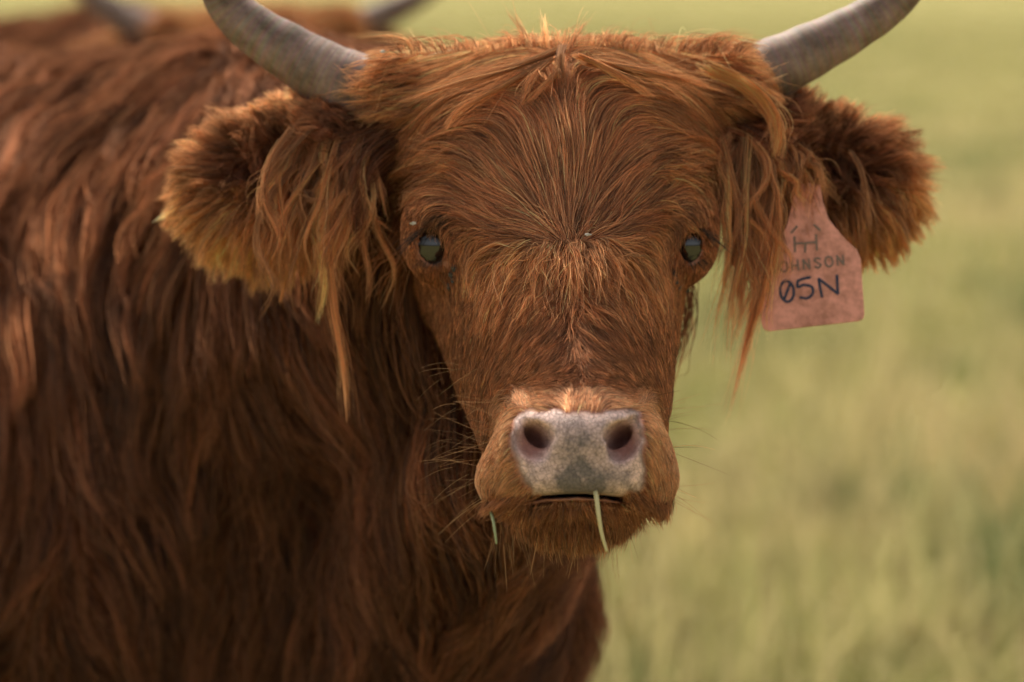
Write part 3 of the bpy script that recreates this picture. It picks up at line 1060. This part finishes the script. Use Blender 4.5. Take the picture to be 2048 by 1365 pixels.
# --- ears
def ear_fur(grp, rimc, name):
    cx, cy = rimc
    sgn = -1 if grp == 2 else 1
    rr = np.hypot((vpx - cx) / 200, (vpy - cy) / 112)
    base_ = np.clip(((735 - vpx) if grp == 2 else (vpx - 1490)) / 70, 0.10, 1)
    dens = (VG == grp) * np.clip((rr - 0.62) * 2.6, 0.05, 1) * base_
    P = scatter(26000, dens)
    x, y, s = topx(P)
    N = len(P)
    ri = np.hypot((x - cx) / 190, (y - cy) / 110)
    L = vary(lengths(P) * np.clip(1.9 * ri - .1, .5, 1.5), 0.4, 1.15) * np.where((y < cy - 45) & (np.abs(x - cx + sgn * 60) < 110), .6, 1.0)
    S = grow(P, L, head_dir, 9, rng.uniform(0.0, 0.5, N), rng.uniform(8, 200, N) * K, 0.12, 0.4, 0.16, 1.0, 0.0)
    S, k = clump(S, 800, 0.72, 0.9)
    S, _ = clump(S, 170, 0.35, 1.5)
    S = wave(S, k, 3.0 * K, 0.9)
    S = wave(S, None, 1.5 * K, 1.2)
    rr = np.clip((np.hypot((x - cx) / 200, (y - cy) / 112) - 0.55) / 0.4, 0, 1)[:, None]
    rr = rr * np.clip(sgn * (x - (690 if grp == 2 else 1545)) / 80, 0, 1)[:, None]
    hair(name, S, rng.uniform(.00022, .00038, N), HM, tints(N, BROWN * (1 - rr) + GOLD * rr, k))  # painted light: backlit rim tinted gold, shaded inside of the ear tinted brown


ear_fur(2, (580, 345), 'ear_fur')
ear_fur(3, (1632, 344), 'ear_fur')


# --- hanging locks, each along its own path: (points px,py,s), strands, root radius, tip radius
def lock(path, n, r0, r1, M=16, fray=0.35):
    q = spline(np.array(path, float), 60)
    C = cs(q)
    S = np.empty((n, M, 3))
    a = rng.uniform(0, 6.283, n); rad = np.sqrt(rng.random(n))
    end = rng.uniform(1 - fray, 1.0, n); beg = rng.uniform(0, 0.12, n)
    off = np.stack([np.cos(a) * rad, np.sin(a) * rad * .5, np.sin(a + .8) * rad], 1)
    u = np.linspace(0, 1, M)
    for i in range(3):
        tt = (beg[:, None] + (end - beg)[:, None] * u) * 59
        S[:, :, i] = np.interp(tt.ravel(), np.arange(60), C[:, i]).reshape(n, M)
    prof = (r0 + (r1 - r0) * u) * K
    S += off[:, None] * prof[None, :, None]
    S = wave(S, None, np.minimum(rng.gamma(1.6, 3.2, n), 26) * K, 0.55, 1.4)
    return S


LOCKS = []
KL = []


def add_locks(paths, mult=1.0):
    for path, n, r0, r1 in paths:
        S = lock(path, int(n * mult), r0, r1)
        LOCKS.append(S); KL.append(np.full(len(S), len(KL)))


def fringe(n, x0, x1, y0, y1, s0, drop, sway, strands, seed, tipx=0):
    """many thin locks hanging from an ear's base"""
    r = np.random.default_rng(seed)
    for i in range(n):
        x = r.uniform(x0, x1); y = r.uniform(y0, y1); s = s0 + r.uniform(-25, 40)
        d = drop * r.uniform(0.45, 1.1); w = sway + r.uniform(-60, 55); b = r.uniform(-34, 34); b2 = r.uniform(-26, 26)
        add_locks([([(x, y, s), (x + w * .45 + b, y + d * .25, s + 30), (x + w * .8 + b * .5, y + d * .5, s + 34), (x + w * .9 - b * .4 + b2, y + d * .76, s + 32), (x + w + tipx, y + d, s + 20)],
                    int(strands * r.uniform(.5, 1.3)), r.uniform(7, 14), r.uniform(1.5, 4))])


fringe(54, 585, 750, 245, 335, -150, 310, -45, 36, 3)
fringe(14, 660, 740, 260, 330, -140, 340, -20, 30, 4)
fringe(64, 1435, 1535, 250, 335, -135, 390, 12, 34, 5, -22)
fringe(26, 1530, 1610, 262, 320, -160, 150, 20, 26, 6)
add_locks([
    ([(668, 330, -120), (655, 450, -100), (665, 600, -95), (685, 720, -100), (695, 850, -110)], 110, 14, 3),
    ([(650, 330, -120), (630, 450, -100), (650, 560, -95), (632, 650, -100)], 90, 12, 2),
    ([(690, 290, -110), (700, 360, -90), (735, 420, -90), (790, 470, -95)], 60, 8, 1.5),
    ([(600, 330, -110), (610, 390, -90), (650, 405, -85), (720, 420, -90)], 45, 7, 1.5),
    ([(740, 300, -110), (760, 370, -90), (775, 440, -95)], 50, 7, 1.5),
    # the long lock over the right-hand ear base and its thin tail
    ([(1400, 130, -60), (1480, 165, -70), (1535, 215, -80), (1556, 270, -85), (1540, 330, -95), (1510, 400, -110)], 230, 24, 6),
    ([(1440, 145, -70), (1510, 165, -80), (1550, 190, -85), (1575, 215, -90)], 40, 7, 1),
    ([(1520, 330, -140), (1535, 470, -90), (1520, 580, -90), (1490, 700, -110), (1455, 840, -115)], 120, 20, 1.2),
    ([(1500, 330, -140), (1520, 450, -90), (1526, 560, -90), (1508, 660, -95)], 130, 20, 3),
    ([(1420, 300, -140), (1425, 300, -120), (1460, 270, -110), (1435, 330, -105), (1425, 400, -105)], 40, 5, 1),
    ([(1700, 300, -140), (1725, 350, -125), (1735, 420, -125), (1738, 470, -130)], 36, 5, 1),
    # forelock wisps
    ([(1130, 95, 0), (1040, 130, 30), (920, 165, 30), (790, 205, -20)], 170, 13, 2),
    ([(1110, 115, 20), (1010, 170, 40), (920, 220, 40), (885, 270, 20)], 110, 10, 2),
    ([(1125, 90, 10), (1120, 115, 40), (1122, 145, 48), (1140, 160, 44)], 80, 10, 2),
    ([(1100, 120, 20), (1070, 150, 50), (1050, 190, 60), (1040, 220, 60)], 90, 10, 2),
    ([(1150, 110, 20), (1200, 130, 40), (1260, 165, 40), (1310, 195, 30)], 110, 10, 2),
    ([(1160, 120, 20), (1250, 140, 30), (1360, 160, 10), (1470, 190, -40)], 170, 16, 3),
    ([(1120, 140, 30), (1080, 180, 55), (1030, 230, 60)], 80, 9, 2),
    # wisps standing up on the poll
    ([(1130, 110, -40), (1150, 70, -50), (1185, 28, -60)], 26, 11, 4), ([(1095, 110, -60), (1090, 60, -70), (1088, 22, -80)], 18, 9, 3),
    ([(1060, 110, -60), (1040, 60, -70), (1010, 15, -80)], 16, 12, 7), ([(1180, 115, -60), (1205, 75, -70), (1220, 55, -80)], 16, 10, 5),
])
rr_ = np.random.default_rng(9)


def surf(x, y, s0=480):
    P = np.array([c(x, y, s0)])
    for _ in range(60):
        s0 -= max(float(sdf(P)[0]), 0) / K * .7
        P = np.array([c(x, y, s0)])
    return s0


for i in range(120):      # kinked curls tumbling from the whorl over the bridge of the nose
    x = 1140 + rr_.normal(0, 48); y = rr_.uniform(478, 525)
    sg = (x - 1140) / 60 + rr_.uniform(-.5, .5); L_ = rr_.uniform(55, 120)
    q = [(x, y), (x + sg * 22, y + L_ * .10), (x + sg * 42 + rr_.uniform(-10, 10), y + L_ * .45), (x + sg * 40 + rr_.uniform(-22, 22), y + L_)]
    add_locks([([(a, b, surf(a, b) + h_) for (a, b), h_ in zip(q, (2, 22, 20, rr_.uniform(6, 16)))], 16, 9, 7)])
for i in range(60):       # hair lying over the horn bases
    y = rr_.uniform(112, 232); x = rr_.uniform(770, 850); L_ = rr_.uniform(60, 130)
    add_locks([([(x, y, -95), (x - L_ * .5, y + 8, -88), (x - L_, y + rr_.uniform(0, 40), -100)], 12, 10, 5)])
    y = rr_.uniform(100, 220); x = rr_.uniform(1400, 1470); L_ = rr_.uniform(50, 110)
    add_locks([([(x, y, -110), (x + L_ * .5, y + 4, -104), (x + L_, y + rr_.uniform(-10, 36), -116)], 12, 10, 5)])
for i in range(46):       # brow tufts jutting past the temples
    y = rr_.uniform(285, 365); x = rr_.uniform(880, 960); L_ = rr_.uniform(70, 120)
    add_locks([([(x, y, surf(x, y) + 6), (x - L_ * .5, y - 4, surf(x - L_ * .5, y) + 16), (x - L_, y + rr_.uniform(-8, 22), surf(x - L_ * .6, y) + 5)], 14, 10, 4)])
    y = rr_.uniform(285, 365); x = rr_.uniform(1300, 1365); L_ = rr_.uniform(60, 100)
    add_locks([([(x, y, surf(x, y) + 6), (x + L_ * .5, y - 4, surf(x + L_ * .5, y) + 16), (x + L_, y + rr_.uniform(-8, 22), surf(x + L_ * .6, y) + 5)], 14, 10, 4)])
for i in range(170):      # flyaways along the poll
    x = rr_.uniform(790, 1480); sg = (x - 1120) / 340
    y = 98 + 12 * abs(sg); L_ = rr_.uniform(22, 70)
    add_locks([([(x, y, -70), (x + sg * L_ * .5 + rr_.uniform(-12, 12), y - L_ * .55, -80), (x + sg * L_ * 2.2 + rr_.uniform(-25, 25), y - L_ * rr_.uniform(.2, .75), -92)], 5, 9, 7)])
S = np.vstack(LOCKS); kk = np.concatenate(KL)
hair('forelock', S, rng.uniform(.00020, .00034, len(S)), HM, tints(len(S), FACE * .8 + .2 * GOLD, kk, 0.24))


# --- the coat on neck and trunk: long wavy locks
def body_coat():
    vis = np.clip(VN[:, 2] * 1.5 + 0.9, 0.18, 1)
    zw = to_world(BV)[:, 2]
    dens = ((VG == 0) | (is_head & (vs <= -260))) * vis * np.clip((zw - 0.25) * 6, 0.15, 1)
    dens = dens * np.where(vpx > -150, 1.0, 0.3) * np.where((vpx > 300) & (vpx < 760) & (vpy < 300), 2.6, 1.0)
    P = scatter(50000, dens)
    N = len(P)
    zw = to_world(P)[:, 2]
    x, y, s = topx(P)
    top = np.clip((300 - y) / 150, 0, 1)
    L = vary(np.full(N, 0.135) * (1 - .25 * top) * np.clip(zw / 0.5, 0.25, 1), 0.5, 1.2)
    S = grow(P, L, body_dir, 9, rng.uniform(0.15, 0.7, N), rng.uniform(.006, .045, N), 0.35, 0.6, 0.15, 0.35)
    S, k = clump(S, 2600, 0.66, 1.1)
    S, k2 = clump(S, 420, 0.35, 1.5)
    S = wave(S, k, .0045, 0.9)
    S = wave(S, k2, .006, 0.6)
    S = wave(S, None, .0012, 1.2)
    hair('body_coat', S, rng.uniform(.0005, .0008, N), HMB, tints(N, RUST * .20 + BROWN * .58, k, 0.28))


body_coat()


# --- whiskers and lashes
def whiskers():
    out = []
    r = np.random.default_rng(5)
    def one(p, d, L, curve):
        d = np.array(d, float); d /= np.linalg.norm(d)
        u = np.linspace(0, 1, 9)[:, None]
        out.append(p + d * L * u + np.array([0, -1, 0]) * curve * L * u ** 2)
    for i in range(46):
        side = r.random() < .55
        y = r.uniform(790, 1000)
        p = c(r.uniform(968, 1010), y, r.uniform(250, 330)) if side else c(r.uniform(1310, 1345), y, r.uniform(230, 300))
        one(p, ((-1 if side else 1), r.uniform(-.35, .45) - (y - 880) / 240, r.uniform(.0, .5)), r.uniform(45, 130) * K, r.uniform(-.1, .3))
    for i in range(60):
        p = c(r.uniform(985, 1290), r.uniform(1040, 1090), r.uniform(290, 370))
        one(p, (r.uniform(-.4, .4), -1, r.uniform(0, .3)), r.uniform(30, 80) * K, r.uniform(0, .2))
    for i in range(40):
        p = c(r.uniform(880, 1000), r.uniform(700, 1000), r.uniform(100, 200))
        one(p, (-1, r.uniform(-.6, .3), r.uniform(.1, .6)), r.uniform(30, 85) * K, r.uniform(0, .4))
    S = np.array(out)
    hair('whiskers', S, .00017, HM, tints(len(S), (0.42, 0.24, 0.11), None, .25, .25, .1), taper=.6)


whiskers()


def lashes():
    out = []
    r = np.random.default_rng(6)
    for (cx, cy, s, sg) in ((862, 457, 30, -1), (1384, 456, -8, 1)):
        for i in range(34):
            u = r.uniform(0, 1)
            p = np.array([cx + sg * (2 + 26 * u), cy - 2 + 26 * u ** 2, s + 14 - 26 * u])
            L = r.uniform(34, 78)
            d = np.array([sg * r.uniform(.7, 1.0), r.uniform(.25, .75), r.uniform(.0, .5)])
            q = [p, p + d * L * .5 + np.array([0, -2, 8]), p + d * L + np.array([0, 6, 6])]
            out.append(cs(spline(q, 8)))
        for i in range(30):
            u = r.uniform(-1, 1)
            p = np.array([cx + u * 22, cy + 70 - 8 * u * u, s + 2])
            d = np.array([u * .6 + sg * .5, .9, .3]); L = r.uniform(10, 22)
            out.append(cs(spline([p, p + d * L * .5, p + d * L], 8)))
    S = np.array(out)
    hair('eyelashes', S, .00017, HM, tints(len(S), (0.06, 0.04, 0.03), None, .5, 0, 0), taper=.8)


lashes()


# --- crusts of dried dirt under the eyes
def dirt_material():
    m, t, p = mat('dried_dirt')
    n = t.nodes
    nz = n.new('ShaderNodeTexNoise'); nz.inputs['Scale'].default_value = 260
    r = n.new('ShaderNodeValToRGB'); r.color_ramp.elements[0].position = .48; r.color_ramp.elements[0].color = (.012, .011, .009, 1)
    r.color_ramp.elements[1].position = .68; r.color_ramp.elements[1].color = (.26, .25, .21, 1)
    link(t, nz.outputs['Fac'], r.inputs['Fac']); link(t, r.outputs[0], p.inputs['Base Color'])
    p.inputs['Roughness'].default_value = .8
    return m


DIRT = dirt_material()
for pts in ([(908, 536), (902, 548), (906, 560), (898, 572)], [(1352, 545), (1356, 560), (1362, 572)], [(1387, 575)]):
    V_, F_ = [], []
    for (a, b) in pts:
        P = np.array([c(a, b, 60)])
        for _ in range(30):
            d = sdf(P); P[:, 2] -= d * .8
        v, f = sphere(P[0] + np.array([0, 0, .0012]), (.0022, .0028, .002), 10, 7)
        v = v + rng.normal(0, .00055, v.shape)
        F_ += [tuple(i + len(V_) * 70 for i in q) for q in f]; V_.append(v)
    obj_mesh('dirt_crust', to_world(np.vstack(V_)), F_, DIRT, cow, smooth=False, origin=B0)


# ------------------------------------------------------------------ the ear tag
def tag_material():
    m, t, p = mat('pink_tag_plastic')
    n = t.nodes
    tc = n.new('ShaderNodeTexCoord')
    a = n.new('ShaderNodeTexNoise'); a.inputs['Scale'].default_value = 120; a.inputs['Detail'].default_value = 8; a.inputs['Roughness'].default_value = .7
    b = n.new('ShaderNodeTexNoise'); b.inputs['Scale'].default_value = 30; b.inputs['Detail'].default_value = 4
    link(t, tc.outputs['Object'], a.inputs['Vector']); link(t, tc.outputs['Object'], b.inputs['Vector'])
    r = n.new('ShaderNodeValToRGB')
    r.color_ramp.elements[0].position = .38; r.color_ramp.elements[0].color = (.40, .155, .095, 1)
    r.color_ramp.elements[1].position = .58; r.color_ramp.elements[1].color = (.74, .31, .225, 1)
    mm = n.new('ShaderNodeMath'); mm.operation = 'ADD'; m2 = n.new('ShaderNodeMath'); m2.operation = 'MULTIPLY'; m2.inputs[1].default_value = .5
    link(t, a.outputs['Fac'], mm.inputs[0]); link(t, b.outputs['Fac'], mm.inputs[1]); link(t, mm.outputs[0], m2.inputs[0]); link(t, m2.outputs[0], r.inputs['Fac'])
    link(t, r.outputs[0], p.inputs['Base Color'])
    p.inputs['Roughness'].default_value = .55
    p.inputs['Subsurface Weight'].default_value = 0.0
    return m


def ink(name, col):
    m, t, p = mat(name)
    n = t.nodes
    nz = n.new('ShaderNodeTexNoise'); nz.inputs['Scale'].default_value = 500
    mx = n.new('ShaderNodeMix'); mx.data_type = 'RGBA'
    mx.inputs[6].default_value = (*col, 1); mx.inputs[7].default_value = (*(min(1, x * 1.8 + .01) for x in col), 1)
    link(t, nz.outputs['Fac'], mx.inputs[0]); link(t, mx.outputs[2], p.inputs['Base Color'])
    p.inputs['Roughness'].default_value = .6
    return m


TS = -130.0     # depth of the tag's face
OUT = [(1590, 372), (1640, 368), (1646, 405), (1658, 440), (1690, 478), (1714, 500), (1722, 520), (1725, 570), (1729, 628), (1727, 638), (1718, 643),
       (1620, 654), (1540, 663), (1528, 660), (1523, 648), (1516, 590), (1512, 540), (1518, 520), (1545, 492), (1572, 455), (1583, 412)]
tloc = to_world(c(1612, 385, TS))
tagE = empty('ear_tag', tloc)
tag(tagE, 'pink plastic ear tag hand-marked 05N hanging from the cow\'s ear', 'ear tag')
no = len(OUT)
fr = cs([(a, b, TS + 0.07 * (b - 380)) for a, b in OUT]); bk = cs([(a, b, TS + 0.07 * (b - 380) - 5) for a, b in OUT])
v = np.vstack([fr, bk])
f = [tuple(range(no))[::-1], tuple(range(no, 2 * no))] + [(i, (i + 1) % no, no + (i + 1) % no, no + i) for i in range(no)]
TAGM = tag_material()
po = obj_mesh('panel', to_world(v), f, TAGM, tagE, smooth=False, origin=tloc)
bv = po.modifiers.new('bevel', 'BEVEL'); bv.width = .0006; bv.segments = 3; bv.limit_method = 'ANGLE'
v, f = sphere(c(1614, 382, TS + 4), (.0065, .0065, .0018), 20, 12)
obj_mesh('stud', to_world(v), f, TAGM, tagE, origin=tloc)


def strokes_mesh(name, lines, width, material, s=TS + 1.2):
    V_, F_ = [], []
    off = 0
    for ln in lines:
        q = spline(np.array(ln, float), max(2, 8 * (len(ln) - 1) + 1)) if len(ln) > 2 else np.array(ln, float)
        d = np.gradient(q, axis=0); d /= np.linalg.norm(d, axis=1)[:, None] + 1e-9
        nr = np.stack([-d[:, 1], d[:, 0]], 1)
        wv = width * (0.9 + 0.2 * rng.random(len(q)))[:, None] / 2
        A, B_ = q + nr * wv, q - nr * wv
        # round the ends a little
        A[0] += -d[0] * width * .2; B_[0] += -d[0] * width * .2; A[-1] += d[-1] * width * .2; B_[-1] += d[-1] * width * .2
        for P in (A, B_):
            V_ += [c(a, b, s + 0.07 * (b - 380)) for a, b in P]
        n = len(q)
        F_ += [(off + i, off + i + 1, off + n + i + 1, off + n + i) for i in range(n - 1)]
        off += 2 * n
        s += 0.12
    obj_mesh(name, to_world(np.array(V_)), F_, material, tagE, smooth=False, origin=tloc)


def th(cx, cy, pts, sx=1, sy=1, rot=-6):
    a = math.radians(rot); ca, sa = math.cos(a), math.sin(a)
    return [(cx + (x * sx) * ca - (y * sy) * sa, cy + (x * sx) * sa + (y * sy) * ca) for x, y in pts]


INK = ink('navy_ink', (.012, .014, .035)); PRINT = ink('grey_print', (.13, .085, .06))
circ = lambda rx, ry, n=11, a0=0: [(rx * math.sin(t + a0), -ry * math.cos(t + a0)) for t in np.linspace(0, 2 * math.pi, n)]
strokes_mesh('handwritten_number', [
    th(1574, 583, circ(13.5, 21)), th(1574, 583, [(9, -17), (-8, 17)]),
    th(1611, 577, [(12, -21), (-4, -19), (-14, -16)]), th(1611, 577, [(-14, -16), (-15, -4), (-2, -7), (13, -1), (13, 12), (2, 20), (-13, 17)]),
    th(1657, 573, [(-15, 20), (-17, 0), (-18, -17)]), th(1657, 573, [(-18, -17), (0, 0), (17, 17)]), th(1657, 573, [(17, 17), (18, 0), (19, -20)])], 5.4, INK)
LET = {'J': [[(4, -10), (4, 5), (0, 10), (-6, 7)]], 'O': [circ(7.5, 10)], 'H': [[(-6, -10), (-6, 10)], [(6, -10), (6, 10)], [(-6, 0), (6, 0)]],
       'N': [[(-6, 10), (-6, -10)], [(-6, -10), (6, 10)], [(6, 10), (6, -10)]], 'S': [[(6, -7), (0, -10), (-6, -6), (0, 0), (6, 5), (0, 10), (-6, 7)]]}
ln = []
for i, ch in enumerate('JOHNSON'):
    x = 1545 + i * 22.6
    y = 536.5 - (x - 1545) * math.tan(math.radians(6.5))
    ln += [th(x, y, s_) for s_ in LET[ch]]
strokes_mesh('printed_name', ln, 3.6, PRINT)
strokes_mesh('printed_brand', [[(1589, 474), (1590, 504)], [(1632, 470), (1634, 501)], [(1590, 488), (1633, 485)], [(1611, 487), (1610, 505)],
                               [(1583, 466), (1594, 453)], [(1628, 450), (1640, 461)]], 4.2, PRINT)


# ------------------------------------------------------------------ straws in the mouth
def straw_material(name, a, b):
    m, t, p = mat(name)
    n = t.nodes
    nz = n.new('ShaderNodeTexNoise'); nz.inputs['Scale'].default_value = 150
    mx = n.new('ShaderNodeMix'); mx.data_type = 'RGBA'; mx.inputs[6].default_value = (*a, 1); mx.inputs[7].default_value = (*b, 1)
    link(t, nz.outputs['Fac'], mx.inputs[0]); link(t, mx.outputs[2], p.inputs['Base Color'])
    p.inputs['Roughness'].default_value = .6
    return m


def straw(path, r, label, m):
    C = cs(spline(np.array(path, float), 24))
    loc = to_world(C[0])
    rad = r * K * np.linspace(1, .55, 24)
    v, f = tube(C, rad, 8)
    o = obj_mesh('straw', to_world(v), f, m, origin=loc)
    o.location = loc
    tag(o, label, 'straw', 'bits of straw in the mouth')


straw([(1190, 980, 425), (1193, 996, 452), (1198, 1035, 462), (1204, 1070, 460), (1214, 1104, 455)], 5.0,
      'long pale dry straw hanging from the cow\'s mouth', straw_material('dry_straw', (.62, .50, .30), (.45, .42, .16)))
straw([(978, 1012, 330), (986, 1040, 372), (990, 1065, 380), (993, 1088, 378)], 3.6,
      'short green grass blade stuck at the corner of the cow\'s mouth', straw_material('green_straw', (.36, .38, .22), (.20, .25, .10)))


# ------------------------------------------------------------------ pale seed husks caught in the hair
HUSK = straw_material('seed_husk', (.55, .48, .38), (.38, .33, .26))
for (a, b, lift_, lab) in ((766, 104, None, 'tiny pale seed husk caught in the hair beside the horn'),
                          (826, 447, 26, 'tiny pale seed husk caught above the eye, on the side away from the tag'),
                          (1176, 470, 30, 'tiny pale seed husk caught in the hair whorl between the eyes')):
    sd = -60 if lift_ is None else surf(a, b) + lift_
    v, f = sphere((0, 0, 0), px((7, 2.6, 2.4)), 9, 6)
    v = v + rng.normal(0, .00035, v.shape)
    loc = to_world(c(a, b, sd))
    v = to_world(v) - to_world(np.zeros(3))
    o = obj_mesh('seed_husk', v, f, HUSK, smooth=False)
    o.location = loc
    tag(o, lab, 'seed', 'seed husks in the hair')


# ------------------------------------------------------------------ a second cow behind
def copy_cow(root, loc, label):
    r = root.copy(); COL.objects.link(r); r.location = loc; r['label'] = label
    for ch in root.children:
        if ch.name.split('.')[0] in ('dirt_crust', 'whiskers'):
            continue
        k = ch.copy(); COL.objects.link(k); k.parent = r
    return r


eye_mid = to_world(c(1122, 490, 0))
ray = to_world(c(505, 222, 0)) - np.array([0, 0, CAMZ])
lam = (eye_mid[2] - CAMZ) / ray[2]          # standing on the same ground
tgt = np.array([0, 0, CAMZ]) + ray * lam
copy_cow(cow, Vector(tgt - (eye_mid - B0)), 'rust-brown horned cow standing behind the tagged cow, without a tag')
print('second cow depth factor', lam, 'verts', len(BV))
